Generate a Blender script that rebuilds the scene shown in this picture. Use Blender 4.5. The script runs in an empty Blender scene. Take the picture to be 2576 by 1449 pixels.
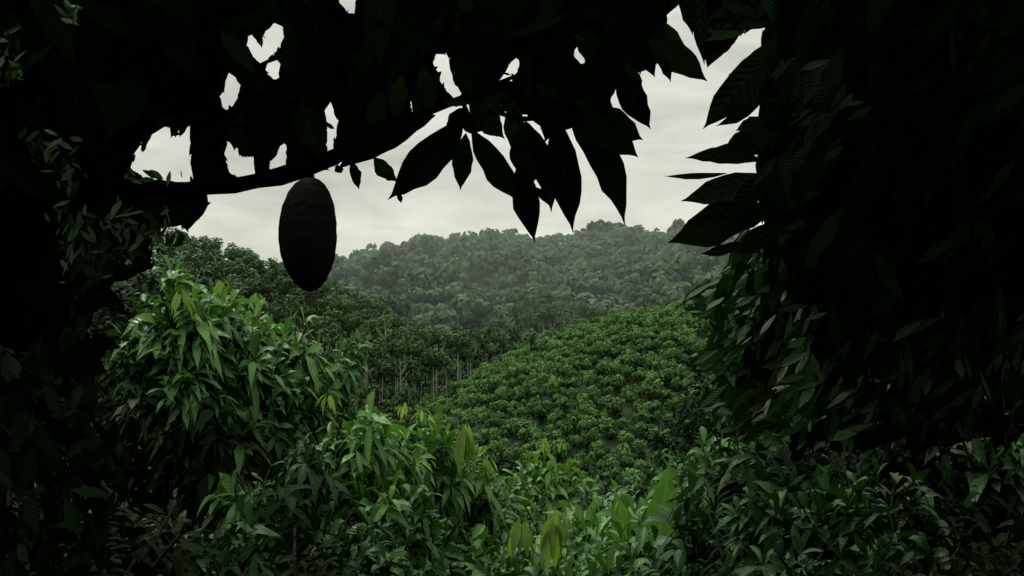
import bpy, math, numpy as np
from mathutils import Vector
rng=np.random.default_rng(7)
S=bpy.context.scene
C=S.collection
try:
    S.view_settings.view_transform='Standard'; S.view_settings.look='None'; S.view_settings.exposure=0
except Exception: pass

# ---------------------------------------------------------------- helpers
def pixel_to_world(a,b,d):
    """image pixel coordinates (a across, b down) placed at distance d -> metres"""
    return np.array([(a-1288.0)/2576*d, d, (724.5-b)/2576*d])

def norm(v): return v/(np.linalg.norm(v,axis=-1,keepdims=True)+1e-9)

def mesh_quads(name,V,F,tint=None,uv=None,mat=None,smooth=True):
    V=np.asarray(V,dtype=np.float32).reshape(-1,3); F=np.asarray(F,dtype=np.int32).reshape(-1,4)
    m=bpy.data.meshes.new(name)
    m.vertices.add(len(V)); m.vertices.foreach_set("co",V.ravel())
    m.loops.add(F.size); m.loops.foreach_set("vertex_index",F.ravel())
    m.polygons.add(len(F)); m.polygons.foreach_set("loop_start",np.arange(0,F.size,4,dtype=np.int32))
    if smooth: m.polygons.foreach_set("use_smooth",np.ones(len(F),dtype=bool))
    m.update(calc_edges=True)
    if tint is not None:
        a=m.attributes.new("tint",'FLOAT','POINT'); a.data.foreach_set("value",np.asarray(tint,dtype=np.float32))
    if uv is not None:
        l=m.uv_layers.new(name="UVMap"); l.data.foreach_set("uv",np.asarray(uv,dtype=np.float32)[F.ravel()].ravel())
    if mat: m.materials.append(mat)
    return m

def add(name,mesh,parent=None,loc=(0,0,0),label=None,category=None,kind=None,group=None,mat=None):
    o=bpy.data.objects.new(name,mesh); C.objects.link(o); o.location=loc
    if parent: o.parent=parent
    if label:o["label"]=label
    if category:o["category"]=category
    if kind:o["kind"]=kind
    if group:o["group"]=group
    if mat:
        o.material_slots[0].link='OBJECT'; o.material_slots[0].material=mat
    return o

# ---------------------------------------------------------------- materials
def newmat(name):
    m=bpy.data.materials.new(name); m.use_nodes=True; nt=m.node_tree
    for n in list(nt.nodes): nt.nodes.remove(n)
    return m,nt,nt.nodes,nt.links
def mathn(N,L,op,a,b=None,c=None):
    n=N.new('ShaderNodeMath'); n.operation=op
    for i,v in enumerate((a,b,c)):
        if v is None: continue
        if isinstance(v,(int,float)): n.inputs[i].default_value=v
        else: L.new(v,n.inputs[i])
    return n.outputs[0]
def mixc(N,L,f,a,b,bt='MIX'):
    n=N.new('ShaderNodeMix'); n.data_type='RGBA'; n.blend_type=bt
    for s,v in ((0,f),(6,a),(7,b)):
        if isinstance(v,(int,float)): n.inputs[s].default_value=v
        elif isinstance(v,tuple): n.inputs[s].default_value=(*v,1)
        else: L.new(v,n.inputs[s])
    return n.outputs[2]

def leaf_mat(name,dark,light,rough=.42,spec=.4,trans=.2,transcol=None,veins=1.0):
    m,nt,N,L=newmat(name)
    out=N.new('ShaderNodeOutputMaterial'); p=N.new('ShaderNodeBsdfPrincipled')
    at=N.new('ShaderNodeAttribute'); at.attribute_name='tint'
    oi=N.new('ShaderNodeObjectInfo')
    uvn=N.new('ShaderNodeUVMap'); sp=N.new('ShaderNodeSeparateXYZ'); L.new(uvn.outputs[0],sp.inputs[0])
    f=mathn(N,L,'MULTIPLY_ADD',oi.outputs['Random'],.3,-.15)
    f=mathn(N,L,'ADD',f,at.outputs['Fac']); 
    ncl=N.new('ShaderNodeClamp'); L.new(f,ncl.inputs[0])
    base=mixc(N,L,ncl.outputs[0],dark,light)
    noi=N.new('ShaderNodeTexNoise'); noi.inputs['Scale'].default_value=9; noi.inputs['Detail'].default_value=3
    tc=N.new('ShaderNodeTexCoord'); L.new(tc.outputs['Object'],noi.inputs['Vector'])
    nf=mathn(N,L,'MULTIPLY_ADD',noi.outputs['Fac'],1.0,.5)
    cn=N.new('ShaderNodeCombineColor'); 
    for i in range(3): L.new(nf,cn.inputs[i])
    base=mixc(N,L,1.0,base,cn.outputs[0],'MULTIPLY')
    au=mathn(N,L,'ABSOLUTE',sp.outputs[0])
    ph=mathn(N,L,'SUBTRACT',mathn(N,L,'MULTIPLY',sp.outputs[1],58.0),mathn(N,L,'MULTIPLY',au,9.0))
    sn=mathn(N,L,'SINE',ph)
    mid=mathn(N,L,'LESS_THAN',au,.055)
    vein=mathn(N,L,'MAXIMUM',mathn(N,L,'MULTIPLY',mathn(N,L,'GREATER_THAN',sn,.95),.22*veins),mathn(N,L,'MULTIPLY',mid,.6*veins))
    base=mixc(N,L,vein,base,tuple(min(1,c*1.4+.001*veins) for c in light))
    L.new(base,p.inputs['Base Color']); p.inputs['Roughness'].default_value=rough
    p.inputs['Specular IOR Level'].default_value=spec
    p.inputs['Specular Tint'].default_value=(.58,1.0,.5,1)
    b=N.new('ShaderNodeBump'); b.inputs['Strength'].default_value=.25*veins; b.inputs['Distance'].default_value=.006
    L.new(sn,b.inputs['Height']); L.new(b.outputs[0],p.inputs['Normal'])
    tr=N.new('ShaderNodeBsdfTranslucent')
    tcx=mixc(N,L,1.0,base,transcol or (1.5,1.8,.6),'MULTIPLY'); L.new(tcx,tr.inputs[0])
    mx=N.new('ShaderNodeMixShader'); mx.inputs[0].default_value=trans
    L.new(p.outputs[0],mx.inputs[1]); L.new(tr.outputs[0],mx.inputs[2]); L.new(mx.outputs[0],out.inputs[0])
    return m

def clump_mat(name,dark,light,ns=.15,rough=.7,spec=.1,trans=.12,na=.8):
    m,nt,N,L=newmat(name)
    out=N.new('ShaderNodeOutputMaterial'); p=N.new('ShaderNodeBsdfPrincipled')
    at=N.new('ShaderNodeAttribute'); at.attribute_name='tint'
    oi=N.new('ShaderNodeObjectInfo'); g=N.new('ShaderNodeNewGeometry')
    noi=N.new('ShaderNodeTexNoise'); noi.inputs['Scale'].default_value=ns; noi.inputs['Detail'].default_value=4
    L.new(g.outputs['Position'],noi.inputs['Vector'])
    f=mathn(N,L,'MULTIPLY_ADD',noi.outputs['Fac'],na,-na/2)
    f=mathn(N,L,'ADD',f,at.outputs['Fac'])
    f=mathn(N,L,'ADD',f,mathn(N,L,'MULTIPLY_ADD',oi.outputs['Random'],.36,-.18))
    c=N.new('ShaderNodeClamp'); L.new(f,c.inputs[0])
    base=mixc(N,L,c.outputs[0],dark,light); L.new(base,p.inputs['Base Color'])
    p.inputs['Roughness'].default_value=rough; p.inputs['Specular IOR Level'].default_value=spec
    tr=N.new('ShaderNodeBsdfTranslucent'); L.new(base,tr.inputs[0])
    mx=N.new('ShaderNodeMixShader'); mx.inputs[0].default_value=trans
    L.new(p.outputs[0],mx.inputs[1]); L.new(tr.outputs[0],mx.inputs[2]); L.new(mx.outputs[0],out.inputs[0])
    return m

def rough_mat(name,c1,c2,scale=4,bump=.4,spec=.2):
    m,nt,N,L=newmat(name)
    out=N.new('ShaderNodeOutputMaterial'); p=N.new('ShaderNodeBsdfPrincipled')
    noi=N.new('ShaderNodeTexNoise'); noi.inputs['Scale'].default_value=scale; noi.inputs['Detail'].default_value=8
    tc=N.new('ShaderNodeTexCoord'); L.new(tc.outputs['Object'],noi.inputs['Vector'])
    r=N.new('ShaderNodeValToRGB'); r.color_ramp.elements[0].position=.35; r.color_ramp.elements[1].position=.68
    r.color_ramp.elements[0].color=(*c1,1); r.color_ramp.elements[1].color=(*c2,1)
    L.new(noi.outputs['Fac'],r.inputs[0]); L.new(r.outputs[0],p.inputs['Base Color'])
    p.inputs['Roughness'].default_value=.85; p.inputs['Specular IOR Level'].default_value=spec
    b=N.new('ShaderNodeBump'); b.inputs['Strength'].default_value=bump; b.inputs['Distance'].default_value=.05
    L.new(noi.outputs['Fac'],b.inputs['Height']); L.new(b.outputs[0],p.inputs['Normal'])
    L.new(p.outputs[0],out.inputs[0]); return m

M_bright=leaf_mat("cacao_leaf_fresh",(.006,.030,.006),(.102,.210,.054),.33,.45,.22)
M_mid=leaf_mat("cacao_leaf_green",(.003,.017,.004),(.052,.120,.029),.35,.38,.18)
M_dim=leaf_mat("cacao_leaf_half_shade",(.0018,.010,.0022),(.019,.050,.014),.38,.16,.14)  # same leaf with a darkened base colour standing for partial shade
M_dark=leaf_mat("cacao_leaf_shade",(.0008,.0036,.0009),(.0050,.0145,.0040),.5,.03,.12)  # darker copy again: full shade put into the leaf colour
M_canopy=leaf_mat("cacao_leaf_canopy_shade",(.0005,.0012,.0005),(.0040,.0100,.0030),.7,.0,.18,(1.6,3.0,.9),.6)  # near-black copy: the shade under the canopy is painted into its colour
M_glow=leaf_mat("cacao_leaf_backlit",(.003,.009,.002),(.009,.024,.004),.6,.0,.45,(1.2,1.6,.6),.7)
M_young=leaf_mat("cacao_leaf_young",(.085,.145,.032),(.21,.29,.085),.42,.25,.35)
M_bush=clump_mat("plantation_leaf",(.003,.015,.003),(.092,.185,.052),.08,na=.6)
M_wood=clump_mat("woodland_leaf",(.007,.021,.007),(.060,.112,.038),.05,na=1.0)
M_far=clump_mat("distant_leaf",(.008,.019,.010),(.064,.104,.055),.014,trans=.1,na=1.0)
M_bark=rough_mat("cacao_bark",(.0007,.0007,.0006),(.003,.0029,.0024),30,.4,.0)
M_pale=rough_mat("pale_bark",(.14,.15,.11),(.32,.34,.26),3)
M_stem=rough_mat("stem_bark",(.008,.011,.006),(.022,.026,.014),20)
M_soil=rough_mat("soil_and_litter",(.001,.003,.001),(.006,.012,.004),1.5)
M_grass=rough_mat("hill_grass",(.004,.014,.003),(.014,.034,.007),.5)
M_wfloor=rough_mat("wood_floor",(.006,.014,.005),(.014,.028,.010),.1)
M_ffloor=rough_mat("far_floor",(.008,.018,.010),(.02,.034,.018),.05)

# ---------------------------------------------------------------- terrain
def gnoise(x,y,s,seed):
    r=np.random.default_rng(seed); v=0
    for i in range(5):
        a=r.uniform(0,6.28); k=(1.6**i)/s; v=v+np.sin((x*np.cos(a)+y*np.sin(a))*k+r.uniform(0,6.28))/(1.3**i)
    return v/2.6
def hG(x,y):
    z=np.interp(y,[-60,-40,-4,0,5,10,20,40,80,120,400,4000],[26,24,.2,-1.7,-3.0,-4.6,-8,-14,-22,-26,-26,-26])  # bank behind the viewpoint added to block light on the near leaves
    near=np.clip(1-np.abs(y)/60,0,1)
    return z+near*np.clip(-x,0,8)*.12+gnoise(x,y,3,1)*.12
def hP(x,y):
    rx=np.where(x>45,150,60.); return -25+19.6*(1-((x-45)/rx)**2-((y-212)/95)**2)+gnoise(x,y,14,2)*.5
def hL(x,y):
    zr=np.interp(x,[-260,-150,-101,-75,-62,-50,-37,-24,0],[22,16,6,-1,-8,-13.5,-20,-26,-30])
    s=np.clip((y-200)/130,0,1); s=s*s*(3-2*s); b=np.clip((y-340)/200,0,1)
    return -28+(zr+28)*s*(1-b)+gnoise(x,y,22,3)*1.2
def hF(x,y):
    zr=np.interp(x,[-420,-200,-136,-105,-74,-33,4,35,47,66,97,103,128,147,178,230,420],
                    [-6,2,13,21,28,33,32,30,36,44,42,38,41,35,36,44,60])
    s=np.clip((y-370)/430,0,1); b=np.clip((y-810)/400,0,1)
    z=-30+(zr+30)*s**.9*(1-b)
    fold=np.abs(np.sin(x/34+.9*np.sin(y/90)+.6))*7-4
    z=z+26*np.exp(-((x-150)/60)**2-((y-450)/70)**2)+(gnoise(x,y,38,4)*6+fold)*np.sin(np.pi*s)+gnoise(x,y,14,5)*1.8*np.sin(np.pi*s)
    return z
def H(x,y): return np.maximum(np.maximum(hG(x,y),hP(x,y)),np.maximum(hL(x,y),hF(x,y)))

def grid(name,f,xs,ys,mat,label,cat):
    X,Y=np.meshgrid(xs,ys); Z=f(X,Y); V=np.stack([X,Y,Z],-1).reshape(-1,3)
    nx,ny=len(xs),len(ys); i=np.arange(nx*ny).reshape(ny,nx)
    F=np.stack([i[:-1,:-1],i[:-1,1:],i[1:,1:],i[1:,:-1]],-1).reshape(-1,4)
    return add(name,mesh_quads(name,V,F,mat=mat),label=label,category=cat,kind="structure")
xs=np.concatenate([np.linspace(-3000,-80,30),np.linspace(-75,75,151),np.linspace(80,3000,30)])
ys=np.concatenate([np.linspace(-60,60,121),np.linspace(64,500,90),np.linspace(520,4000,40)])
grid("ground",hG,xs,ys,M_soil,"dark leaf-littered slope falling into a valley","ground")
grid("hill",hP,np.linspace(-25,190,110),np.linspace(105,325,110),M_grass,"low rounded grassy hill planted with cacao rows","hill")
grid("hill",hL,np.linspace(-260,5,90),np.linspace(190,560,90),M_wfloor,"wooded hillside sloping down into the valley","hill")
grid("hill",hF,np.linspace(-420,420,180),np.linspace(355,1250,160),M_ffloor,"hazy forested ridge closing the valley","hill")
# low mist lying in the far valley
m,nt,N,L=newmat("valley_mist"); out=N.new('ShaderNodeOutputMaterial'); vs=N.new('ShaderNodeVolumeScatter'); vs.inputs['Color'].default_value=(.84,.95,.90,1); vs.inputs['Density'].default_value=.00034; L.new(vs.outputs[0],out.inputs['Volume'])
bx=np.array([(x,y,z) for x in (-430,430) for y in (300,1200) for z in (-45,38)],float)
bf=[[0,1,3,2],[4,6,7,5],[0,4,5,1],[2,3,7,6],[0,2,6,4],[1,5,7,3]]
add("mist",mesh_quads("mist",bx,bf,mat=m,smooth=False),label="thin pale mist lying in the forested valley",category="mist",kind="structure")

# ---------------------------------------------------------------- leaf builders
T_HI=(np.array([0,.08,.25,.45,.63,.80,.92,1]),np.array([.04,.28,.74,1,.93,.52,.15,.01]))
T_LO=(np.array([0,.2,.5,.8,1]),np.array([.06,.65,1,.5,.01]))
def leaves(base,d,nrm,Ln,Wd,droop,fold,prof=T_HI,r=rng,tint=None,lat=.05,wob=.10,edge=.06):
    t,w=prof; n=len(base); m=len(t)
    base=np.asarray(base,float); d=norm(np.asarray(d,float)); side=norm(np.cross(d,nrm)); nn=norm(np.cross(side,d))
    Ln=np.broadcast_to(Ln,(n,)).astype(float); Wd=np.broadcast_to(Wd,(n,)); droop=np.broadcast_to(droop,(n,)); fold=np.broadcast_to(fold,(n,))
    c=base[:,None]+Ln[:,None,None]*(d[:,None]*t[None,:,None]+np.array([0,0,-1.])[None,None]*(droop[:,None]*t[None,:]**2)[...,None])
    la=r.normal(0,lat,(n,1))*np.sin(np.pi*t)[None]; c=c+side[:,None]*(la*Ln[:,None])[...,None]
    hw=(Wd[:,None]*w[None])*.5
    wob1=r.normal(0,wob,(n,m))*hw; wob2=r.normal(0,wob,(n,m))*hw
    e1=1+r.normal(0,edge,(n,m)); e2=1+r.normal(0,edge,(n,m))
    l=c+side[:,None]*(hw*e1)[...,None]+nn[:,None]*(hw*fold[:,None]+wob1)[...,None]
    rr=c-side[:,None]*(hw*e2)[...,None]+nn[:,None]*(hw*fold[:,None]+wob2)[...,None]
    V=np.stack([l,c,rr],2).reshape(-1,3)
    k=np.arange(m-1)*3
    f=np.concatenate([np.stack([k,k+1,k+4,k+3],-1),np.stack([k+1,k+2,k+5,k+4],-1)])
    F=(f[None]+(np.arange(n)*m*3)[:,None,None]).reshape(-1,4)
    uv=np.stack([np.tile(np.array([-1,0,1.]),(m,1)),np.repeat(t[:,None],3,1)],-1).reshape(-1,2); UV=np.tile(uv,(n,1))
    if tint is None: tint=r.beta(1.6,2.2,n)
    return V,F,UV,np.repeat(tint,m*3)
def merge(parts):
    V=[];F=[];U=[];T=[];o=0
    for v,f,u,t in parts: V.append(v);F.append(f+o);U.append(u);T.append(t);o+=len(v)
    return np.concatenate(V),np.concatenate(F),np.concatenate(U),np.concatenate(T)
def tube(pts,rad,k=8,jit=0,r=rng):
    pts=np.asarray(pts,float); n=len(pts); tan=norm(np.gradient(pts,axis=0)); ref=np.array([.31,.9,.2]); 
    a=norm(np.cross(tan,ref)); b=np.cross(tan,a); ang=np.arange(k)*2*np.pi/k
    rad=np.asarray(rad,float)[:,None]*(1+r.normal(0,jit,(n,k)) if jit else np.ones((n,k)))
    V=(pts[:,None]+rad[...,None]*(a[:,None]*np.cos(ang)[None,:,None]+b[:,None]*np.sin(ang)[None,:,None])).reshape(-1,3)
    i=np.arange(n*k).reshape(n,k); j=np.roll(i,-1,1)
    F=np.stack([i[:-1],j[:-1],j[1:],i[1:]],-1).reshape(-1,4); return V,F
def spline(pts,rad,n):
    pts=np.asarray(pts,float); s=np.r_[0,np.cumsum(np.linalg.norm(np.diff(pts,axis=0),axis=1))]; q=np.linspace(0,s[-1],n)
    P=np.stack([np.interp(q,s,pts[:,i]) for i in range(3)],-1); R=np.interp(q,s,rad)
    for _ in range(3): P[1:-1]=(P[:-2]+2*P[1:-1]+P[2:])/4
    return P,R
def tubes(lst):
    V=[];F=[];o=0
    for v,f in lst: V.append(v);F.append(f+o);o+=len(v)
    return np.concatenate(V),np.concatenate(F)

def cacao_crown(seed,whorls,leaflen,per=9,wr=(.26,.34),grav=.30,dr=(.1,.6)):
    r=np.random.default_rng(seed)
    lob=norm(r.normal(0,1,(7,3)))*.5; lob[:,2]*=.8
    P=[]
    while len(P)<whorls:
        c=lob[r.integers(7)]; o=norm(r.normal(0,1,3)); o[2]=abs(o[2])*.9-.25 if r.random()<.75 else o[2]
        p=c+o*r.uniform(.30,.62)
        if len(P)>3 and whorls<60 and min(np.linalg.norm(p-q) for q in P)<.22: 
            if r.random()<.85: continue
        P.append(p)
    P=np.array(P); out=norm(P+np.array([0,0,.35])); out=norm(out+np.array([0,0,.6])+r.normal(0,.28,P.shape))
    B=[];D=[];Nn=[];LL=[];TT=[]
    for p,o in zip(P,out):
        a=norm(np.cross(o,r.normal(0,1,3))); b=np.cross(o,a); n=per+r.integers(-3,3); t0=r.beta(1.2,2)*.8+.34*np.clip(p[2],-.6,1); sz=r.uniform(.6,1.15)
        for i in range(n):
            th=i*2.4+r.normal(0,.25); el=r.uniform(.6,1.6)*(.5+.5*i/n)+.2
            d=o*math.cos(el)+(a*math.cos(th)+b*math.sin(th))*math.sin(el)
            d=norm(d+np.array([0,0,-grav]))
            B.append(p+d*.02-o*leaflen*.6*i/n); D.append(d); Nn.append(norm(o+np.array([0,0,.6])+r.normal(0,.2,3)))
            LL.append(leaflen*sz*r.uniform(.7,1.15)); TT.append(np.clip(t0+r.normal(0,.16)+.3*(1-i/n),0,1))  # higher whorls and whorl tops tinted lighter: highlight contrast painted in
    LL=np.array(LL); n=len(LL)
    return leaves(np.array(B),np.array(D),np.array(Nn),LL,LL*r.uniform(*wr,n),r.uniform(*dr,n),r.uniform(.05,.5,n),T_HI,r,np.array(TT))
def crown_mesh(seed,w,l,per=9,**k):
    V,F,U,T=cacao_crown(seed,w,l,per,**k); return mesh_quads("crown",V,F,T,U,M_mid)
CROWN=[crown_mesh(100+i,88,.32) for i in range(7)]
CROWN_BIG=[crown_mesh(200+i,230,.15,8) for i in range(3)]
CROWN_S=[crown_mesh(250+i,28,.64,10,grav=.2,dr=(.1,.65),wr=(.27,.35)) for i in range(10)]

GRP="cacao trees crowding the slope"
ci=0
def cacao_tree(x,y,zt,R,mat,label,stretch=1.25,big=False,young=None,small=False):
    global ci; ci+=1
    g=float(H(np.array(x),np.array(y))); zc=zt-R*stretch*.95
    e=add("cacao_tree",None,loc=(x,y,g),label=label,category="tree",group=GRP)
    src=CROWN_BIG if big else (CROWN_S if small else CROWN)
    c=add("crown",src[ci%len(src)],e,(0,0,zc-g),mat=mat); c.scale=(R,R,R*stretch); c.rotation_euler=(0,0,(ci*2.399)%6.28)
    r=np.random.default_rng(900+ci); top=np.array([0,0,max(zc-g,.3)]); ts=[]
    P,Rr=spline([(0,0,-.2),(r.normal(0,.05),r.normal(0,.05),top[2]*.5),tuple(top*.9)],[.07*R+.02,.055*R+.01,.04*R],8); ts.append(tube(P,Rr))
    for i in range(7):
        a=i*.9+r.normal(0,.2); e2=top+np.array([math.cos(a)*R*.6,math.sin(a)*R*.6,R*r.uniform(-.1,.9)])
        P,Rr=spline([tuple(top*.8),tuple(top+(e2-top)*.4+np.array([0,0,.0])),tuple(e2)],[.03*R,.02*R,.008],7); ts.append(tube(P,Rr,6))
    V,F=tubes(ts); add("trunk",mesh_quads("trunk",V,F,mat=M_stem),e)
    if young:
        parts=[]
        for (yx,yy,yz,hgt,nn,spr) in young:
            n=nn; a=np.arange(n)*2.4+r.uniform(0,6); k=spr*r.uniform(.4,1.5,n); D=np.stack([np.cos(a)*k,np.sin(a)*k,-np.ones(n)],-1)
            B=np.tile(np.array([yx-x,yy-y,yz-g]),(n,1))+np.stack([np.cos(a)*.02,np.sin(a)*.02,-.16*hgt*np.arange(n)/n*2],-1)
            Nn=np.stack([np.cos(a),np.sin(a),.3*np.ones(n)],-1)+r.normal(0,.3,(n,3)); LL=hgt*r.uniform(.45,1,n)
            parts.append(leaves(B,D,Nn,LL,LL*r.uniform(.22,.3,n),r.uniform(.05,.3,n),.6,T_HI,r))
        V,F,U,T=merge(parts); add("young_leaves",mesh_quads("young_leaves",V,F,T,U,M_young),e,label="pale yellow-green drooping new leaves")
    return e
def CT(a,b,d,R,mat,label,**k):
    p=pixel_to_world(a,b,d); return cacao_tree(p[0],p[1],p[2],R,mat,label,**k)
def Y(a,b,d,h,n=7,spr=.55):
    p=pixel_to_world(a,b,d); return (p[0],p[1],p[2],h,n,spr)
LB="leafy green cacao tree on the valley slope"
LD="cacao tree on the slope, leaf colour darkened for shade"
LY="cacao tree carrying pale yellow-green new leaves"
LS="slender young cacao tree with drooping glossy leaves"
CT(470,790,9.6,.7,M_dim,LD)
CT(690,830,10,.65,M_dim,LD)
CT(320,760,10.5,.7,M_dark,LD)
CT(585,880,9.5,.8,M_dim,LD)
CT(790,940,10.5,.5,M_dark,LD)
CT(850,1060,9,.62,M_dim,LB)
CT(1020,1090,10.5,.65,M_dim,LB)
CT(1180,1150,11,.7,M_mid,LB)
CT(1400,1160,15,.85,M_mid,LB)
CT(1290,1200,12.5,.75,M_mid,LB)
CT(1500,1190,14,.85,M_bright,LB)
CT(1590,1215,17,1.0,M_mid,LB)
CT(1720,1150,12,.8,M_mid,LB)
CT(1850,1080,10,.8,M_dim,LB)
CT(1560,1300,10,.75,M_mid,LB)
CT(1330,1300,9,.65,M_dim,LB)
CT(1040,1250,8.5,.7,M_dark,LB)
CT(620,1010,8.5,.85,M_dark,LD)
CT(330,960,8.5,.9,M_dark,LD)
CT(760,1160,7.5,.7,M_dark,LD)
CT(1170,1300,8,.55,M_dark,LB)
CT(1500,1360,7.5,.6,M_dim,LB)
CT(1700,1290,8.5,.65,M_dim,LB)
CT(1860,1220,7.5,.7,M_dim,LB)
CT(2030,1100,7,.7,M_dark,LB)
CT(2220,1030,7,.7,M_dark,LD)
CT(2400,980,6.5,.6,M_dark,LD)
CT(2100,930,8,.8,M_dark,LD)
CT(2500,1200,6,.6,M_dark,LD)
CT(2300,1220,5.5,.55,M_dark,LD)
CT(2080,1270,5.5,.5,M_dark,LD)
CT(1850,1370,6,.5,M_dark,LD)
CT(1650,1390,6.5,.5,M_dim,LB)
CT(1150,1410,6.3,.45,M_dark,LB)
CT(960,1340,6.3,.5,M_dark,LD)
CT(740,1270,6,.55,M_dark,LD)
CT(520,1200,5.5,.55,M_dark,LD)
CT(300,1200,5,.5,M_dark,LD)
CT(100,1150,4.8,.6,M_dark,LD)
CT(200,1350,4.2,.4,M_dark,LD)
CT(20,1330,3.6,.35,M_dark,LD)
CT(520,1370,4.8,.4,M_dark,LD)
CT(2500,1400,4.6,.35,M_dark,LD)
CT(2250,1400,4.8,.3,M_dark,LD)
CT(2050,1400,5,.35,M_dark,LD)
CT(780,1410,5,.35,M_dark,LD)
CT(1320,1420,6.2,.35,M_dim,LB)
# slender shoots standing proud of the thicket
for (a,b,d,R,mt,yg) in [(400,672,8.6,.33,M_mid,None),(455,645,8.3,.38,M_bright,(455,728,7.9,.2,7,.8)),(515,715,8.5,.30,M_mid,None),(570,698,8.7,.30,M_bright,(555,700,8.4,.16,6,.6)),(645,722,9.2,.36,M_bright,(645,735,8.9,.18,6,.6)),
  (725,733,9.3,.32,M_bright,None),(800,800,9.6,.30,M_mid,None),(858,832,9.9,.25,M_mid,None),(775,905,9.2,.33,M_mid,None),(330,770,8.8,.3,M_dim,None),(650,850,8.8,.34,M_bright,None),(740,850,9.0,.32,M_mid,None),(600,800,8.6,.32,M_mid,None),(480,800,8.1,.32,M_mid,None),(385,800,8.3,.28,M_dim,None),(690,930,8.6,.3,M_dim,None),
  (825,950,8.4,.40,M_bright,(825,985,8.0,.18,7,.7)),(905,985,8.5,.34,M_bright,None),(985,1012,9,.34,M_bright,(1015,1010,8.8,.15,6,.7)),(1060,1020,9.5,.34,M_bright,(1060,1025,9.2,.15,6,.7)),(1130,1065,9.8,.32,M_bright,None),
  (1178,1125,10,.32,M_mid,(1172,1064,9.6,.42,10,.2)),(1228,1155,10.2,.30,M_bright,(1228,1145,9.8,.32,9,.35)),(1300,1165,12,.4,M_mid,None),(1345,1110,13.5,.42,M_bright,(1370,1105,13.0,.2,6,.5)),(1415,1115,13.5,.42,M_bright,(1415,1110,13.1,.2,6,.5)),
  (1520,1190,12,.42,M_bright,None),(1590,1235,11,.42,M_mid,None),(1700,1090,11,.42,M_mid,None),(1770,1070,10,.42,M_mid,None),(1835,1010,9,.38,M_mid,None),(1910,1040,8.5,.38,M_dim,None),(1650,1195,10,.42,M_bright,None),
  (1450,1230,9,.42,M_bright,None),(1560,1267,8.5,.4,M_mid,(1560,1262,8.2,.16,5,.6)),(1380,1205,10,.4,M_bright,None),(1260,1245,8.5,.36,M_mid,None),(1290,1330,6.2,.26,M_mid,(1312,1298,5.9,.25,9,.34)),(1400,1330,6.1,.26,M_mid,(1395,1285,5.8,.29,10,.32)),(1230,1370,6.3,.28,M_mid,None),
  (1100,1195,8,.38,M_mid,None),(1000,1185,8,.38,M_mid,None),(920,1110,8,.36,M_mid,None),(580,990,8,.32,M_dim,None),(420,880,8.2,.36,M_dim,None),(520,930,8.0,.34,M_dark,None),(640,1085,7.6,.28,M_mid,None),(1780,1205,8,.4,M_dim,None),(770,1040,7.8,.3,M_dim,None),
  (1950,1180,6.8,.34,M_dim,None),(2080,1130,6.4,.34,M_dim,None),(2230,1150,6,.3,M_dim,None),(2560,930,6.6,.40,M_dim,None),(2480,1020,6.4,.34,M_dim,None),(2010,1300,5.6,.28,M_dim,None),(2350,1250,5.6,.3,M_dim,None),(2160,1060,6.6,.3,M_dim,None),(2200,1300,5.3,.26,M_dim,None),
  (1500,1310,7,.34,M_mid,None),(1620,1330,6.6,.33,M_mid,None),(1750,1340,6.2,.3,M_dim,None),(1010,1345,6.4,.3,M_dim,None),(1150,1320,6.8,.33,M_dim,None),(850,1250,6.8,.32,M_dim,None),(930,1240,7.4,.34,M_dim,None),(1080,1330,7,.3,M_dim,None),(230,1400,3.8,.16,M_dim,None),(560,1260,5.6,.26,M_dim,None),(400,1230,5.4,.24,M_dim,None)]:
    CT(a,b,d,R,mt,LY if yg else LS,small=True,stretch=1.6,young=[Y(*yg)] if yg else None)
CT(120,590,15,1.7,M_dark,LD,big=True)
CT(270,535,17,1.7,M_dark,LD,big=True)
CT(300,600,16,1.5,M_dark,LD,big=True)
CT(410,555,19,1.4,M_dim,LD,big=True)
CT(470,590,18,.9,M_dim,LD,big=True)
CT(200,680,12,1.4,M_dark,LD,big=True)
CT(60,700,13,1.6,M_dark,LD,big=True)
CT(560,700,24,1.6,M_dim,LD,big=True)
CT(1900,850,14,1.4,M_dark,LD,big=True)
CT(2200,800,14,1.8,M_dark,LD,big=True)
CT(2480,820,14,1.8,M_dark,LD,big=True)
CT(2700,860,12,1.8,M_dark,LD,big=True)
for i in range(46):
    y=rng.uniform(17,60); x=rng.uniform(-.36,.42)*y
    g=float(H(np.array(x),np.array(y))); R=rng.uniform(1.2,1.7)
    cacao_tree(x,y,g+rng.uniform(2.6,3.4),R,M_mid,LB,stretch=1.0,big=True)

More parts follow.
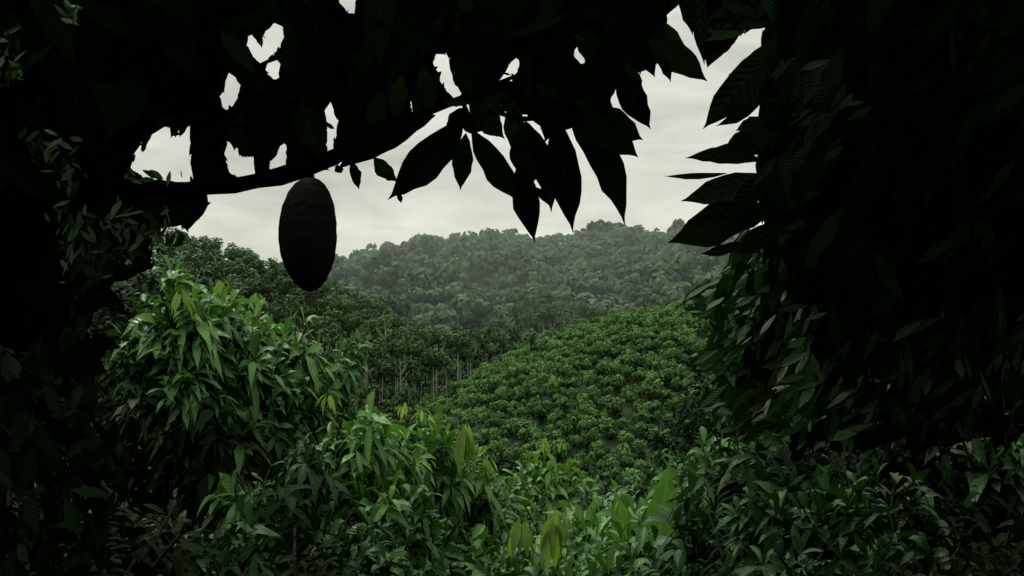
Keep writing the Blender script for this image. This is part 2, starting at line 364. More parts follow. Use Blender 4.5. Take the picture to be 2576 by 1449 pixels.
# ---------------------------------------------------------------- far foliage clumps
def clump(seed,nq,R,Hh,qs,lobes=7,zc=0,nj=.3,ht=.3,sph=(.32,.52),ltr=(.25,.6),asp=.55):
    r=np.random.default_rng(seed); lc=norm(r.normal(0,1,(lobes,3)))*r.uniform(.2,.6,(lobes,1)); lr=r.uniform(*sph,lobes); lt=r.uniform(*ltr,lobes)
    k=r.integers(0,lobes,nq); o=norm(r.normal(0,1,(nq,3))); o[:,2]=np.where(o[:,2]<-.3,-o[:,2],o[:,2])
    p=(lc[k]+o*lr[k][:,None]*r.uniform(.78,1.08,(nq,1)))*np.array([R,R,Hh])
    nrm=norm(o+r.normal(0,nj,(nq,3))); a=norm(np.cross(nrm,r.normal(0,1,(nq,3)))); b=np.cross(nrm,a)
    s=qs*r.uniform(.6,1.3,(nq,1)); bend=-nrm*s*.25
    V=np.stack([p-a*s,p+b*s*asp+bend*.2,p+a*s+bend,p-b*s*asp+bend*.2],1); V[...,2]+=zc
    return V.reshape(-1,3),np.arange(nq*4).reshape(-1,4),np.repeat(np.clip(lt[k]+r.normal(0,.12,nq)+ht*(p[:,2]/Hh),0,1),4)  # ht tints lower leaves darker: shade between crowns painted in by height
def scatter(vars_,P,sc,r):
    V=[];F=[];T=[];o=0
    for i,p in enumerate(P):
        v,f,t=vars_[r.integers(len(vars_))]; a=r.uniform(0,6.28); c,s=math.cos(a),math.sin(a)
        k=sc[i]; w=np.empty_like(v); w[:,0]=(v[:,0]*c-v[:,1]*s)*k[0]+p[0]; w[:,1]=(v[:,0]*s+v[:,1]*c)*k[0]+p[1]; w[:,2]=v[:,2]*k[1]+p[2]
        V.append(w);F.append(f+o);T.append(np.clip(t+r.normal(0,.16),0,1)); o+=len(v)
    return np.concatenate(V),np.concatenate(F),np.concatenate(T)

# distant ridge forest
r=np.random.default_rng(31)
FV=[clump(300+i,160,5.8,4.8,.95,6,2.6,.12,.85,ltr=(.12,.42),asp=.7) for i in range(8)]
P=[];sc=[]
for y in np.arange(372,828,8.2):
    for x in np.arange(-.27*y-20,.36*y,8.2):
        xx=x+r.normal(0,3.2); yy=y+r.normal(0,3.2); P.append((xx,yy,float(H(np.array(xx),np.array(yy)))+r.uniform(-2,3.2)))
        k=r.choice([.55,.85,1.2,1.9],p=[.24,.38,.27,.11])*r.uniform(.9,1.1); sc.append((k,k*r.uniform(.8,1.35)))
V,F,T=scatter(FV,P,sc,r)
add("forest",mesh_quads("forest",V,F,T,mat=M_far),label="dense hazy rainforest covering the distant ridge",category="forest",kind="stuff")

# wooded slope : individual pale-trunked trees + remaining wood
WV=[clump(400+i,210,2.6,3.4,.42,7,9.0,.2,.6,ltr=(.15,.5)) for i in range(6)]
WM=[mesh_quads("crown",v,f,t,mat=M_wood) for v,f,t in WV]
def trunkmesh(seed):
    q=np.random.default_rng(seed); P,R=spline([(0,0,-.5),(q.normal(0,.15),q.normal(0,.15),5),(q.normal(0,.3),q.normal(0,.3),11)],[.15,.12,.06],9); ts=[tube(P,R,6)]
    for i in range(5):
        z=q.uniform(6,9.5); a=q.uniform(0,6.28); P,R=spline([(0,0,z),(math.cos(a)*1.0,math.sin(a)*1.0,z+.9),(math.cos(a)*1.7,math.sin(a)*1.7,z+2)],[.06,.05,.03],5); ts.append(tube(P,R,5))
    V,F=tubes(ts); return mesh_quads("trunk",V,F,mat=M_pale)
TM=[trunkmesh(i) for i in range(4)]
cand=[]
for y in np.arange(204,352,4.6):
    for x in np.arange(-.46*y,10,4.6):
        xx=x+r.normal(0,2.6); yy=y+r.normal(0,3.2)
        if hP(np.array(xx),np.array(yy))>-24 or r.random()<.12: continue
        cand.append((xx,yy))
cand.sort(key=lambda c:c[1]-.25*c[0] if c[0]>-75 else c[1]+400)
def timber(x,y,k,lab):
    g=float(H(np.array(x),np.array(y)))
    e=add("timber_tree",None,loc=(x,y,g),label=lab,category="tree",group="slender trees on the wooded hillside")
    t=add("trunk",TM[r.integers(4)],e); c=add("crown",WM[r.integers(6)],e)
    t.scale=(k,k,k); c.scale=(k*r.uniform(.7,1.4),k*r.uniform(.7,1.4),k*r.uniform(.9,1.1)); c.rotation_euler=(0,0,r.uniform(0,6.28)); 
    if r.random()<.25: c.location=(0,0,-k*r.uniform(.5,5.0))
for (x,y) in cand[:240]: timber(x,y,r.uniform(.45,1.35),"slender pale-trunked tree on a wooded hillside")
for i in range(56):
    y=r.uniform(365,440); x=r.uniform(-.03,.10)*y; timber(x,y,r.uniform(.9,1.7),"tall pale-trunked tree on the valley floor")
P=[];sc=[]
for (x,y) in cand[240:]:
    k=r.uniform(.5,1.2); P.append((x,y,float(H(np.array(x),np.array(y)))-1)); sc.append((k*1.4,k))
V,F,T=scatter(WV,P,sc,r)
add("woodland",mesh_quads("woodland",V,F,T,mat=M_wood),label="dense dark green wood on the hillside",category="forest",kind="stuff")
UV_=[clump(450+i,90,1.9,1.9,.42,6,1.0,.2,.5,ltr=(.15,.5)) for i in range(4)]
P=[];sc=[]
for y in np.arange(84,380,3.8):
    for x in np.arange(-.3*y,.09*y+2,3.8):
        xx=x+r.normal(0,1.); yy=y+r.normal(0,1.)
        if hP(np.array(xx),np.array(yy))>-25.3: continue
        P.append((xx,yy,float(H(np.array(xx),np.array(yy))))); k=r.uniform(.6,1.4); sc.append((k,k*r.uniform(.8,1.3)))
V,F,T=scatter(UV_,P,sc,r)
add("undergrowth",mesh_quads("undergrowth",V,F,T,mat=M_wood),label="low tangled shrubs beneath the hillside trees",category="undergrowth",kind="stuff")

# plantation
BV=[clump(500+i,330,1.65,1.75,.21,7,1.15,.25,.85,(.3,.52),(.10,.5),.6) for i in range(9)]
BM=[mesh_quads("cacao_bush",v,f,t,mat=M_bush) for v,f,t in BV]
pts=[]
for row,y in enumerate(np.arange(112,232,2.55)):
    for x in np.arange(-22,92,2.4):
        xx=x+r.normal(0,.75)+(row%2)*1.2; yy=y+r.normal(0,.75)
        if hP(np.array(xx),np.array(yy))<-28 or xx>.27*yy+4: continue
        if gnoise(xx,yy,5.5,9)>1.1: continue
        pts.append((xx,yy))
pts.sort(key=lambda p:p[1] + (200 if p[0]/p[1]>.215 or p[0]/p[1]<-.08 else 0))
for (x,y) in pts[:300]:
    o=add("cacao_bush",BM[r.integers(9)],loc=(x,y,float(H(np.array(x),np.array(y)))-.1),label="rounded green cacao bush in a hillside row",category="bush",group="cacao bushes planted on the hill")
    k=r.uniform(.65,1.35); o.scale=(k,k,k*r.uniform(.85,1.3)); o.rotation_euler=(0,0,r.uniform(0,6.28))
P=[];sc=[]
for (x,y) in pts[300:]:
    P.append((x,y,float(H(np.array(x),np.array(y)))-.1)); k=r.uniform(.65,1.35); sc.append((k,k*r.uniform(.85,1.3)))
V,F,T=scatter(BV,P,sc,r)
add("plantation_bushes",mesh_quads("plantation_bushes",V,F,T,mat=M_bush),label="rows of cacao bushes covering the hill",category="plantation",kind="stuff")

# palms: crowns just clearing the bushes around them
def palm(x,y,ztop,ln):
    g=float(H(np.array(x),np.array(y))); hgt=max(ztop-g,3.0); e=add("palm_tree",None,loc=(x,y,g),label="small palm with arching feathery fronds",category="palm tree",group="palms beside the plantation")
    P,R=spline([(0,0,-.3),(.15,0,hgt*.5),(.1,0,hgt)],[.18,.13,.11],8); V,F=tube(P,R,8); add("trunk",mesh_quads("trunk",V,F,mat=M_stem),e)
    B=[];D=[];Nn=[];LL=[]
    for i in range(20):
        a=i*2.4; el=r.uniform(.15,1.35); d=np.array([math.cos(a)*math.cos(el),math.sin(a)*math.cos(el),math.sin(el)]); sd=np.array([-math.sin(a),math.cos(a),0])
        for t in np.linspace(.12,1,14):
            p=np.array([.1,0,hgt])+ln*(d*t+np.array([0,0,-.6])*t*t)
            for s in (-1,1):
                B.append(p); D.append(sd*s+d*.5+np.array([0,0,-.5])); Nn.append((0,0,1.)); LL.append(ln*.3*(1.15-t*.7))
    LL=np.array(LL); V,F,U,T=leaves(np.array(B),np.array(D),np.array(Nn),LL,LL*.2,.15,.1,T_LO,r); add("crown",mesh_quads("crown",V,F,T,U,M_mid),e)
p=pixel_to_world(1335,850,205); palm(p[0],205,p[2],3.0)
p=pixel_to_world(1385,838,209); palm(p[0],209,p[2],2.6)
# banana
def banana(x,y,zt):
    g=float(H(np.array(x),np.array(y))); e=add("banana_plant",None,loc=(x,y,g),label="banana plant with broad upright pale leaves",category="banana plant")
    h=zt-g; P,R=spline([(0,0,-.2),(.02,0,h*.4),(0,0,h*.62)],[.14,.11,.07],6); V,F=tube(P,R,8); add("trunk",mesh_quads("trunk",V,F,mat=M_stem),e)
    D=np.array([[.12,-.1,1],[-.35,-.1,1],[.6,0,.8],[-.7,.2,.6],[.2,.6,.7]]); n=5
    V,F,U,T=leaves(np.tile([0,0,h*.58],(n,1)),D,np.array([[-.2,-1,.2]]*n),np.array([.42,.36,.4,.38,.36])*h,.30,np.array([.0,.05,.3,.35,.3]),.25,T_HI,r,np.array([.9,.8,.6,.5,.5]))
    add("crown",mesh_quads("crown",V,F,T,U,M_bright),e)
p=pixel_to_world(1640,1145,9.6); banana(*p)

# ---------------------------------------------------------------- framing cacao trees
def inpoly(px,py,poly):
    poly=np.asarray(poly,float); x=poly[:,0]; y=poly[:,1]; n=len(poly); ins=np.zeros(np.shape(px),bool); j=n-1
    for i in range(n):
        c=((y[i]>py)!=(y[j]>py))&(px<(x[j]-x[i])*(py-y[i])/(y[j]-y[i]+1e-9)+x[i]); ins^=c; j=i
    return ins
def rag(poly,amp,rg,step=45):
    out=[]; n=len(poly)
    for i in range(n):
        a=np.array(poly[i],float); b=np.array(poly[(i+1)%n],float); L_=np.linalg.norm(b-a); k=max(1,int(L_/step)); nn=np.array([b[1]-a[1],a[0]-b[0]])/(L_+1e-6)
        for q in range(k): out.append(tuple(a+(b-a)*q/k+nn*rg.normal(0,amp)))
    return out
T12=np.linspace(.04,1,13); W12=np.interp(T12,T_HI[0],T_HI[1])
def foliage(polys,holes,d0,d1,dirf,lens,rg,wr=(.25,.34),passes=1,tintf=None,st=8,yj=.18,nj=.3,keep=1.0):
    allp=np.concatenate([np.asarray(p,float) for p in polys]); x0,y0=allp.min(0)-30; x1,y1=allp.max(0)+30
    gx=np.arange(x0,x1,st); gy=np.arange(y0,y1,st); GX,GY=np.meshgrid(gx,gy)
    req=np.zeros(GX.shape,bool)
    for p in polys: req|=inpoly(GX,GY,p)
    hol=np.zeros(GX.shape,bool)
    for h in holes:
        h=np.asarray(h,float); c=h.mean(0); sz=np.linalg.norm(h.max(0)-h.min(0)); hh=c+(h-c)*(1.35 if sz<42 else (1.2 if sz<62 else 1.08))
        hol|=inpoly(GX,GY,hh)
    req&=~hol
    a=req.copy(); a[1:]|=req[:-1]; a[:-1]|=req[1:]; a[:,1:]|=req[:,:-1]; a[:,:-1]|=req[:,1:]; ok=a&~hol
    res=[]
    for _ in range(passes):
        cov=~req; ij=np.argwhere(req); rg.shuffle(ij)
        for (i,j) in ij:
            if cov[i,j]: continue
            cx,cy=gx[j],gy[i]; done=False
            for Ln in lens:
                for _t in range(5):
                    L0=Ln*rg.uniform(.85,1.15); a=dirf(cx,cy,rg); dx,dy=math.cos(a),math.sin(a); w=L0*rg.uniform(*wr)
                    u=rg.uniform(.3,.65); bx=cx-dx*L0*u; by=cy-dy*L0*u
                    X=(bx+dx*L0*T12)[:,None]+(-dy)*(W12*w*.52)[:,None]*np.array([-1,-.5,0,.5,1]); Y_=(by+dy*L0*T12)[:,None]+dx*(W12*w*.52)[:,None]*np.array([-1,-.5,0,.5,1])
                    ii=((Y_-y0)/st+.5).astype(int); jj=((X-x0)/st+.5).astype(int)
                    if ii.min()<0 or jj.min()<0 or ii.max()>=len(gy) or jj.max()>=len(gx): continue
                    if ok[ii,jj].all(): done=True; break
                if done: break
            if not done: continue
            i0,i1=max(0,int((min(by,by+dy*L0)-w-y0)/st)),int((max(by,by+dy*L0)+w-y0)/st)+2
            j0,j1=max(0,int((min(bx,bx+dx*L0)-w-x0)/st)),int((max(bx,bx+dx*L0)+w-x0)/st)+2
            sx=GX[i0:i1,j0:j1]-bx; sy=GY[i0:i1,j0:j1]-by; al=(sx*dx+sy*dy)/L0; pe=np.abs(-sx*dy+sy*dx)
            cov[i0:i1,j0:j1]|=(pe<np.interp(al,np.r_[-.01,T_HI[0]],np.r_[0,T_HI[1]],left=0,right=0)*w*.47)
            if rg.random()<keep: res.append((bx,by,a,L0,w))
    res=np.array(res); n=len(res); d=rg.uniform(d0,d1,n); k=d/2576
    B=np.stack([(res[:,0]-1288)*k,d,(724.5-res[:,1])*k],-1)
    D=np.stack([np.cos(res[:,2]),rg.normal(0,yj,n),-np.sin(res[:,2])],-1)
    Nn=np.stack([rg.normal(0,nj,n),-np.ones(n),.3+rg.normal(0,nj,n)],-1)
    return leaves(B,D,Nn,res[:,3]*k,res[:,4]*k*1.03,rg.uniform(0,.03,n),rg.uniform(.0,.3,n),T_HI,rg,None if tintf is None else tintf(n),lat=.015,wob=.08)
T_X=(np.array([0,.05,.13,.22,.33,.45,.56,.67,.77,.86,.93,1]),np.array([.04,.2,.45,.7,.88,1,.98,.86,.62,.34,.12,.005]))
def hero(lst,rg,dd=2.5,ws=1.0):
    B=[];D=[];L_=[];W_=[]
    for (bx,by,tx,ty,w) in lst:
        d=dd+rg.uniform(-.06,.06); a=pixel_to_world(bx,by,d); b=pixel_to_world(tx,ty,d+rg.uniform(-.03,.03)); B.append(a); D.append(b-a); L_.append(np.linalg.norm(b-a)); W_.append(w*ws*d/2576)
    n=len(B); Nn=np.stack([rg.normal(0,.15,n),-np.ones(n),rg.normal(0,.15,n)],-1)
    return leaves(np.array(B),np.array(D),Nn,np.array(L_),np.array(W_),0.0,rg.uniform(.05,.25,n),T_X,rg,lat=.045,wob=.12,edge=.07)

holes=[[(618,102),(636,96),(664,136),(662,157),(645,142)],[(668,85),(700,60),(715,105),(690,127),(664,154),(660,130)],
 [(856,-20),(897,-20),(895,52),(880,30),(860,8)],[(565,230),(577,188),(600,218),(580,228)],[(556,240),(600,228),(590,254),(565,270)],
 [(340,425),(350,368),(362,398),(392,332),(425,330),(432,362),(478,322),(472,455),(430,448),(360,438)],
 [(565,360),(590,362),(600,395),(642,400),(640,442),(600,444),(580,425)],[(675,385),(714,362),(714,420),(680,418)],
 [(812,250),(830,262),(850,318),(830,305)],[(820,332),(842,332),(832,376),(820,370)],[(806,160),(818,148),(826,200),(810,185)],
 [(1018,108),(1050,140),(1040,150)],[(1098,160),(1118,132),(1138,178),(1158,243),(1140,242),(1116,205)],[(1278,168),(1302,146),(1298,182)],
 [(1446,130),(1462,110),(1468,160),(1450,147)],[(1206,288),(1226,283),(1224,318),(1208,308)],[(682,165),(700,160),(696,195),(680,180)],
 [(770,30),(784,25),(780,80)],[(383,75),(400,78),(392,94)],[(1558,168),(1576,173),(1566,192)],[(1346,163),(1358,170),(1352,197)],[(898,240),(914,262),(903,272)],[(1033,240),(1054,262),(1040,277)],
 [(1655,158),(1675,168),(1660,198)],[(160,10),(190,30),(172,40)],[(75,225),(92,205),(90,245)],[(325,20),(340,30),(330,42)],[(1265,200),(1285,190),(1276,215)],[(950,300),(968,290),(962,312)],[(1105,290),(1122,292),(1112,312)],[(690,230),(704,240),(694,262)],[(1150,90),(1160,98),(1154,118)],
 [(130,140),(150,150),(140,165)],[(1395,190),(1406,200),(1398,228)],[(880,140),(892,150),(885,172)],[(1505,235),(1516,245),(1508,268)]]
canopy=[(-200,-200),(1730,-200),(1705,10),(1668,40),(1690,110),(1640,165),(1560,200),(1520,262),(1505,300),(1400,300),(1330,285),(1220,278),(1165,258),(1090,265),(1000,305),(905,365),(845,415),(780,430),(700,446),(560,478),(400,490),(-200,520)]
rg=np.random.default_rng(77)
lm=rag([(400,560),(340,610),(280,600),(200,640),(175,690),(225,740),(245,800),(240,930),(215,990),(160,1110),(60,1190),(0,1170)],34,rg,32)
leftm=[(-300,420),(520,470),(527,512),(500,548),(470,575)]+lm+[(-300,1200)]
rl=[(1930,1000)]+[tuple(np.array([x,900-.10*(x-1950)+80*math.sin(x*.021)+rg.normal(0,60)])) for x in range(1975,2760,26)]
rightm=[(1910,-200),(2800,-200)]+[(2800,820)]+rl[::-1]+rag([(1895,900),(1885,820),(1892,700),(1895,600)],22,rg,30)+[(1925,540),(1905,480),(1915,380),(1925,290),(1905,230),(1925,150)]
topr=[(1720,-200),(1960,-200),(1960,60),(1880,75),(1810,140),(1775,165),(1770,100),(1745,60),(1705,0)]
dn=lambda x,y,q: math.radians(90)+q.normal(0,.75)
dr=lambda x,y,q: math.radians(118)+q.normal(0,.45)
low=lambda n: np.where(rg.random(n)<.2,rg.uniform(.5,1,n),rg.beta(1.2,4,n))
parts=[foliage([canopy],holes,2.5,2.9,dn,[250,190,140,100,70,45,30],rg,passes=1,tintf=low),
       foliage([canopy],holes,3.0,3.7,dn,[190,140,100,70,45,30],rg,passes=1,tintf=low),
       foliage([leftm],holes,2.7,3.7,dn,[150,115,80,55,35],rg,passes=2,tintf=low,nj=.5)]
heroes=[(1168,298,975,503,96),(1095,290,845,430,84),(1172,335,1158,480,54),(1185,325,1310,512,74),(1322,305,1340,470,96),(1305,400,1346,612,66),
 (1345,330,1387,535,62),(1395,285,1441,585,84),(1425,285,1572,568,80),(1475,285,1618,352,90),(1470,300,1606,396,76),(1555,170,1637,325,76),(1630,100,1780,205,80),
 (1590,110,1648,195,44),(885,405,903,478,30),(845,415,860,436,22),
 (700,330,660,420,50),(1500,180,1520,290,60),(1530,230,1500,300,50),(1300,250,1480,310,80),
 (1640,130,1688,208,34),(1000,480,1010,512,14),(1345,470,1385,520,20),(1170,270,1120,320,50),(1160,285,1220,330,50)]
glow=[(1180,250,1270,350,60),(1215,250,1250,345,50),(1290,250,1300,400,56),(1110,180,1040,300,50),(1060,170,1080,280,50),(760,250,805,398,66),(790,270,820,385,46),(940,395,1001,458,44),(1130,150,1190,250,46),(1570,150,1600,260,44),(1680,60,1720,180,40),(600,280,590,380,50),(960,230,930,330,50),(1380,250,1370,360,50),(1010,190,990,300,44),(1500,230,1540,300,40)]
parts.append(hero(heroes,rg,ws=.98))
n=2600; B=np.stack([rg.uniform(-4,4,n),rg.uniform(-4,2.0,n),rg.uniform(1.0,2.0,n)],-1); LL=rg.uniform(.22,.36,n)  # out-of-view leaves overhead, added to shade the near foliage
V0=leaves(B,np.stack([rg.normal(0,1,n),rg.normal(0,1,n),rg.normal(-.3,.3,n)],-1),np.stack([rg.normal(0,.3,n),rg.normal(0,.3,n),np.ones(n)],-1),LL,LL*.33,.2,.2,T_LO,rg,low(n)); parts.append(V0)
V,F,U,T=merge(parts)
gl=float(hG(np.array(-1.6),np.array(2.9)))
e=add("cacao_tree",None,loc=(-1.6,2.9,gl),label="overhanging cacao tree in deep shade, silhouetted against sky",category="tree",group=GRP)
org=np.array([-1.6,2.9,gl])
add("crown",mesh_quads("crown",V-org,F,T,U,M_canopy),e,label="dense hanging leaves coloured near-black for shade")
V,F,U,T=hero(glow,rg,2.54); add("crown",mesh_quads("crown",V-org,F,T,U,M_glow),e,label="dark green leaves glowing faintly against the sky")
# small dim green leaves at the shaded side and a screen of leaves down the trunk
rq=np.random.default_rng(8)
dimz=[rag([(-20,60),(60,60),(50,200),(-20,210)],8,rq,20),rag([(60,320),(200,340),(210,470),(90,480)],10,rq,20),rag([(150,0),(210,10),(200,60),(160,60)],5,rq,20),rag([(320,430),(470,440),(460,462),(320,460)],3,rq,20),rag([(130,520),(400,540),(470,600),(330,680),(150,720)],15,rq,25)]
screen=rag([(-250,500),(400,540),(300,640),(235,760),(245,1000),(120,1200),(-250,1220)],22,rq,40)
base_=rag([(-60,900),(60,880),(240,1000),(330,1150),(260,1460),(-60,1460)],20,rq,40)
V,F,U,T=merge([foliage([screen],[],4.2,5.0,dn,[110,80,55],rq,passes=2,st=12,nj=.6),foliage([base_],[],2.3,2.6,dn,[110,80,55],rq,passes=1,st=10,yj=.6,nj=.8)])
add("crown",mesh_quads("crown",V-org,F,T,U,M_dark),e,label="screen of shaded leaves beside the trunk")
V,F,U,T=foliage(dimz,[],2.44,2.5,dn,[50,36,26],rq,passes=1,yj=.6,nj=.8,keep=.5)
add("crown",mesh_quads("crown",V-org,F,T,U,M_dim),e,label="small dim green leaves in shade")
def limb(pts,ws,d=2.62,n=24):
    P=np.array([pixel_to_world(a,b,d+q) for (a,b,q) in pts]); R=np.array(ws)*.5*d/2576; P,R=spline(P,R,n); return P,R
P,R=spline([(-1.6,2.9,gl-.2),(-1.58,2.85,-.9),(-1.45,2.8,.0),(-1.3,2.7,.3),(-1.45,2.7,1.3)],[.15,.13,.12,.11,.09],16)
V,F=tube(P-org,R,12,.04); add("trunk",mesh_quads("trunk",V,F,mat=M_bark),e)
bl=[([(60,470,.1),(200,484,.03),(320,478,0),(520,476,0),(640,462,0),(720,438,0),(790,424,0),(870,385,0),(960,330,0),(1050,285,0),(1170,247,0),(1300,190,0)],[52,46,42,38,38,48,44,40,30,24,17,9]),
    ([(830,405,0),(900,345,0),(965,285,0),(1040,180,0),(1110,105,0),(1160,-50,.1)],[28,28,26,22,18,16]),
    ([(520,478,0),(516,380,.02),(514,250,.03),(520,100,.05),(530,-100,.1)],[60,70,72,74,76]),
    ([(1160,250,-.05),(1185,300,-.1),(1200,330,-.12)],[12,10,6]),([(1170,250,0),(1300,300,-.1),(1420,295,-.1),(1480,290,-.1)],[14,12,10,6]),
    ([(655,455,0),(650,390,0),(640,300,.05)],[26,24,18]),([(785,425,0),(770,330,0),(760,200,.05)],[30,24,18])]
V,F=tubes([tube(P-org,R,10,.07) for P,R in [limb(a,b) for a,b in bl]]); add("branch",mesh_quads("branch",V,F,mat=M_bark),e,label="curving mossy branch carrying a pod")

# pod
def pod():
    m=80;k=100; t=np.linspace(0,1,m); z=.147-.290*t
    prof=np.interp(t,[0,.02,.06,.13,.25,.4,.55,.7,.82,.9,.96,.985,1],[.004,.022,.037,.051,.064,.0705,.0715,.066,.054,.041,.025,.013,.001])
    a=np.arange(k)*2*np.pi/k
    R=prof[:,None]*(1+.04*np.abs(np.cos(5*a))[None]*np.sin(np.pi*t)[:,None]**.5-.02+.012*np.cos(5*a+1)[None]+.004*np.sin(t*37)[:,None]*np.cos(3*a)[None]+.004*np.sin(t*61+2)[:,None]*np.sin(7*a)[None])+rng.normal(0,.0003,(m,k))
    bend=.006*np.sin(np.pi*t)
    V=np.stack([R*np.cos(a)-bend[:,None],R*np.sin(a),np.repeat(z[:,None],k,1)],-1).reshape(-1,3)
    i=np.arange(m*k).reshape(m,k); j=np.roll(i,-1,1); F=np.stack([i[:-1],i[1:],j[1:],j[:-1]],-1).reshape(-1,4); return V,F
M_pod=rough_mat("pod_skin",(.0034,.0038,.0027),(.0062,.0062,.0046),60,.2,.1)
c=pixel_to_world(780,592,2.576)
V,F=pod(); po=add("cacao_pod",mesh_quads("cacao_pod",V,F,mat=M_pod),loc=tuple(c),label="large ridged dark brown cacao pod hanging from branch",category="cacao pod")
P,R=spline([(0,0,.14),(.002,0,.155),(.0,.01,.18)],[.013,.009,.011],6); V,F=tube(P,R,8); add("stalk",mesh_quads("stalk",V,F,mat=M_bark),po)

# right framing tree
rt=[(1930,140,1768,325,80),(1925,235,1800,318,32),(1945,330,1815,385,70),(1920,405,1722,398,44),(1830,436,1668,443,16),(1925,440,1712,506,70),(1945,520,1678,612,106),
 (1930,380,1790,372,34),(1960,560,1850,640,60),(1900,215,1870,290,34),(1950,440,1840,560,56),(1750,-60,1772,165,46),(1700,-40,1742,90,40),(1960,90,1830,190,36),(1930,300,1850,330,36),(1900,470,1790,540,40),(1880,610,1760,640,30),(1960,250,1850,240,36),(1930,180,1830,290,44)]
rg2=np.random.default_rng(5)
edge=rag([(1905,600),(1850,640),(1790,680),(1745,740),(1740,810),(1770,880),(1775,960),(1800,1040),(1850,1080),(1960,1090),(1960,600)],30,rg2,26)
fade=rag([(1880,800),(2000,860),(2200,830),(2400,800),(2620,760),(2620,1080),(2300,1130),(1950,1130)],35,rg2,50)
inner=rag([(1880,620),(1970,560),(2030,760),(2080,900),(2240,960),(2200,1090),(1900,1080)],30,rg2,34)
low_=rag([(2050,860),(2300,820),(2560,780),(2640,1000),(2350,1080),(2050,1080)],30,rg2,40)
upper=rag([(1940,200),(2120,100),(2180,260),(2050,420),(2000,600),(1940,560)],25,rg2,40)
dl=lambda x,y,q: math.radians(132)+q.normal(0,.4)
trx=2.75; gr=float(hG(np.array(trx),np.array(4.6))); org=np.array([trx,4.6,gr])
e2=add("cacao_tree",None,loc=tuple(org),label="tall shaded cacao tree with glossy drooping outer leaves",category="tree",group=GRP)
back=[(1960,-200),(2800,-200),(2800,930),(2500,930),(2020,900),(1950,600)]
V,F,U,T=merge([foliage([rightm],[],3.3,4.4,dr,[170,130,100,70,45],rg,wr=(.2,.28),passes=2,tintf=low,st=9,yj=.4,nj=.5),foliage([back],[],4.6,5.2,dr,[170,130,90],rg,passes=2,tintf=low,st=14)])
add("crown",mesh_quads("crown",V-org,F,T,U,M_canopy),e2,label="dense foliage mass coloured near-black for shade")
V,F,U,T=merge([hero(rt,rg,3.3),foliage([topr],[],3.3,3.6,dn,[120,90,60,40],rg,passes=2),foliage([fade],[],4.7,5.6,dr,[120,90,60,40],rg,wr=(.2,.28),passes=2,st=10,yj=.6,nj=.6),
   foliage([low_],[],3.2,4.2,dr,[100,75,50],rg,wr=(.2,.28),passes=1,st=10,yj=.7,nj=.6),foliage([upper],[],3.15,3.3,dl,[130,100,70],rg,wr=(.22,.3),passes=1,st=10,nj=.5,keep=.6)])
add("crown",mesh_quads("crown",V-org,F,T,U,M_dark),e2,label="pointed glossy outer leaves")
lowt=lambda n: rg.beta(1.1,3,n)
V,F,U,T=merge([foliage([edge],[],4.6,5.8,dl,[100,75,55,38],rg,wr=(.2,.28),passes=3,st=9,yj=.7,nj=.7),foliage([inner],[],3.3,4.3,dl,[85,65,45],rg,wr=(.2,.28),passes=1,st=9,yj=.7,nj=.7,tintf=lowt)])
add("crown",mesh_quads("crown",V-org,F,T,U,M_dim),e2,label="dimmed green drooping leaves on the lit side")
P,R=spline([(trx,4.6,gr-.2),(trx+.1,4.6,-1),(trx+.05,4.5,.3),(trx-.3,4.4,1.5)],[.16,.14,.12,.08],14); ts=[tube(P-org,R,12,.04)]
for tx,tz in ((1.5,.3),(1.5,.7),(1.5,.1),(1.9,.2)):
    P,R=spline([(trx+.05,4.5,tz-.2),((trx+tx)/2,4.4,tz-.05),(tx,4.2,tz)],[.06,.04,.012],8); ts.append(tube(P-org,R,8))
V,F=tubes(ts); add("trunk",mesh_quads("trunk",V,F,mat=M_bark),e2)

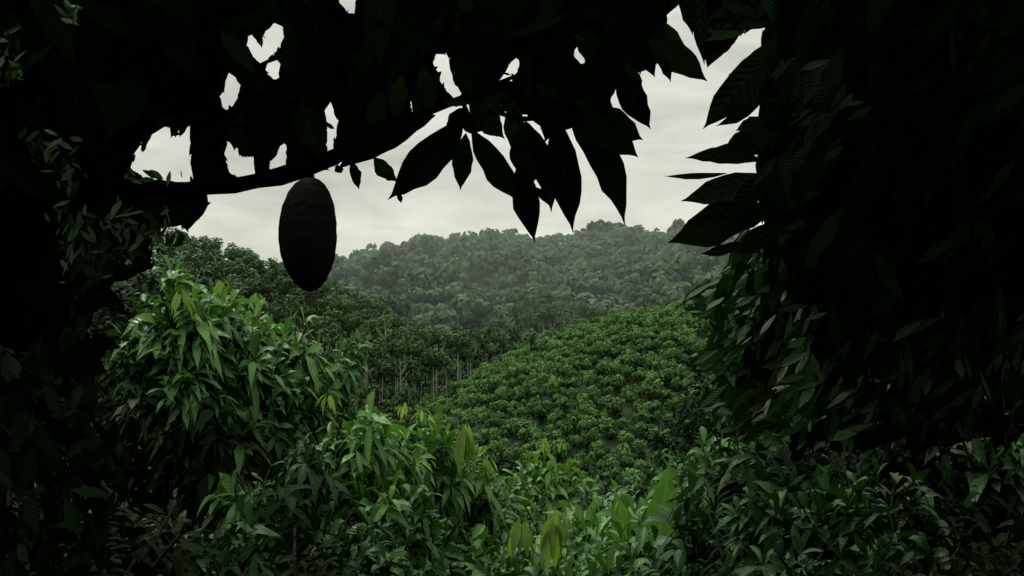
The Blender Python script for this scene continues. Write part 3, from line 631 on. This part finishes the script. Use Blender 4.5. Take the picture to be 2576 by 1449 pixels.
# ---------------------------------------------------------------- light
EL=math.radians(55); RZ=math.radians(-35)
w=bpy.data.worlds.new("World"); S.world=w; w.use_nodes=True; nt=w.node_tree; N=nt.nodes; L=nt.links
bg=N['Background']; bg.inputs[1].default_value=.1
sky=N.new('ShaderNodeTexSky'); sky.sky_type='NISHITA'; sky.sun_disc=False; sky.sun_elevation=EL; sky.sun_rotation=RZ
tc=N.new('ShaderNodeTexCoord'); mp=N.new('ShaderNodeMapping'); mp.inputs['Scale'].default_value=(2.4,2.4,10); L.new(tc.outputs['Generated'],mp.inputs[0])
no=N.new('ShaderNodeTexNoise'); no.inputs['Scale'].default_value=1.9; no.inputs['Detail'].default_value=7; no.inputs['Roughness'].default_value=.58; no.inputs['Distortion'].default_value=.4; L.new(mp.outputs[0],no.inputs['Vector'])
cr=N.new('ShaderNodeValToRGB'); cr.color_ramp.elements[0].position=.32; cr.color_ramp.elements[0].color=(.50,.52,.45,1); cr.color_ramp.elements[1].position=.64; cr.color_ramp.elements[1].color=(.77,.79,.68,1)
L.new(no.outputs['Fac'],cr.inputs[0])
sz=N.new('ShaderNodeSeparateXYZ'); L.new(tc.outputs['Generated'],sz.inputs[0])
# cloud deck banding by elevation: bright strip low down, greyer layer above it
zr=N.new('ShaderNodeValToRGB'); e_=zr.color_ramp.elements; e_[0].position=0; e_[0].color=(1.14,1.14,1.1,1); e_[1].position=1; e_[1].color=(1,1,1,1)
for pz,vz in ((.065,1.14),(.10,.95),(.15,.98),(.25,1.04)):
    q=e_.new(pz); q.color=(vz,vz,vz,1)
L.new(sz.outputs[2],zr.inputs[0])
cl=mixc(N,L,1.0,cr.outputs[0],zr.outputs[0],'MULTIPLY')
# overcast sky: luminance rises from the horizon towards the zenith
mr=N.new('ShaderNodeMapRange'); mr.inputs[1].default_value=.32; mr.inputs[2].default_value=.95; mr.inputs[3].default_value=10; mr.inputs[4].default_value=34; mr.interpolation_type='SMOOTHSTEP'
L.new(sz.outputs[2],mr.inputs[0]); cc=N.new('ShaderNodeCombineColor')
for i in range(3): L.new(mr.outputs[0],cc.inputs[i])
ml=mixc(N,L,1.0,cl,cc.outputs[0],'MULTIPLY')
mx=mixc(N,L,.95,sky.outputs[0],ml); L.new(mx,bg.inputs[0])
sd=bpy.data.lights.new("sun",'SUN'); sd.energy=1.5; sd.angle=math.radians(14); sd.color=(1,.97,.88)
so=bpy.data.objects.new("sun",sd); C.objects.link(so)
dv=Vector((math.sin(RZ)*math.cos(EL),math.cos(RZ)*math.cos(EL),math.sin(EL))); so.rotation_euler=dv.to_track_quat('Z','Y').to_euler()

cd=bpy.data.cameras.new("camera"); cd.lens=36; cd.sensor_width=36; cd.clip_start=.05; cd.clip_end=8000
co=bpy.data.objects.new("camera",cd); C.objects.link(co); co.rotation_euler=(math.radians(90),0,0); S.camera=co
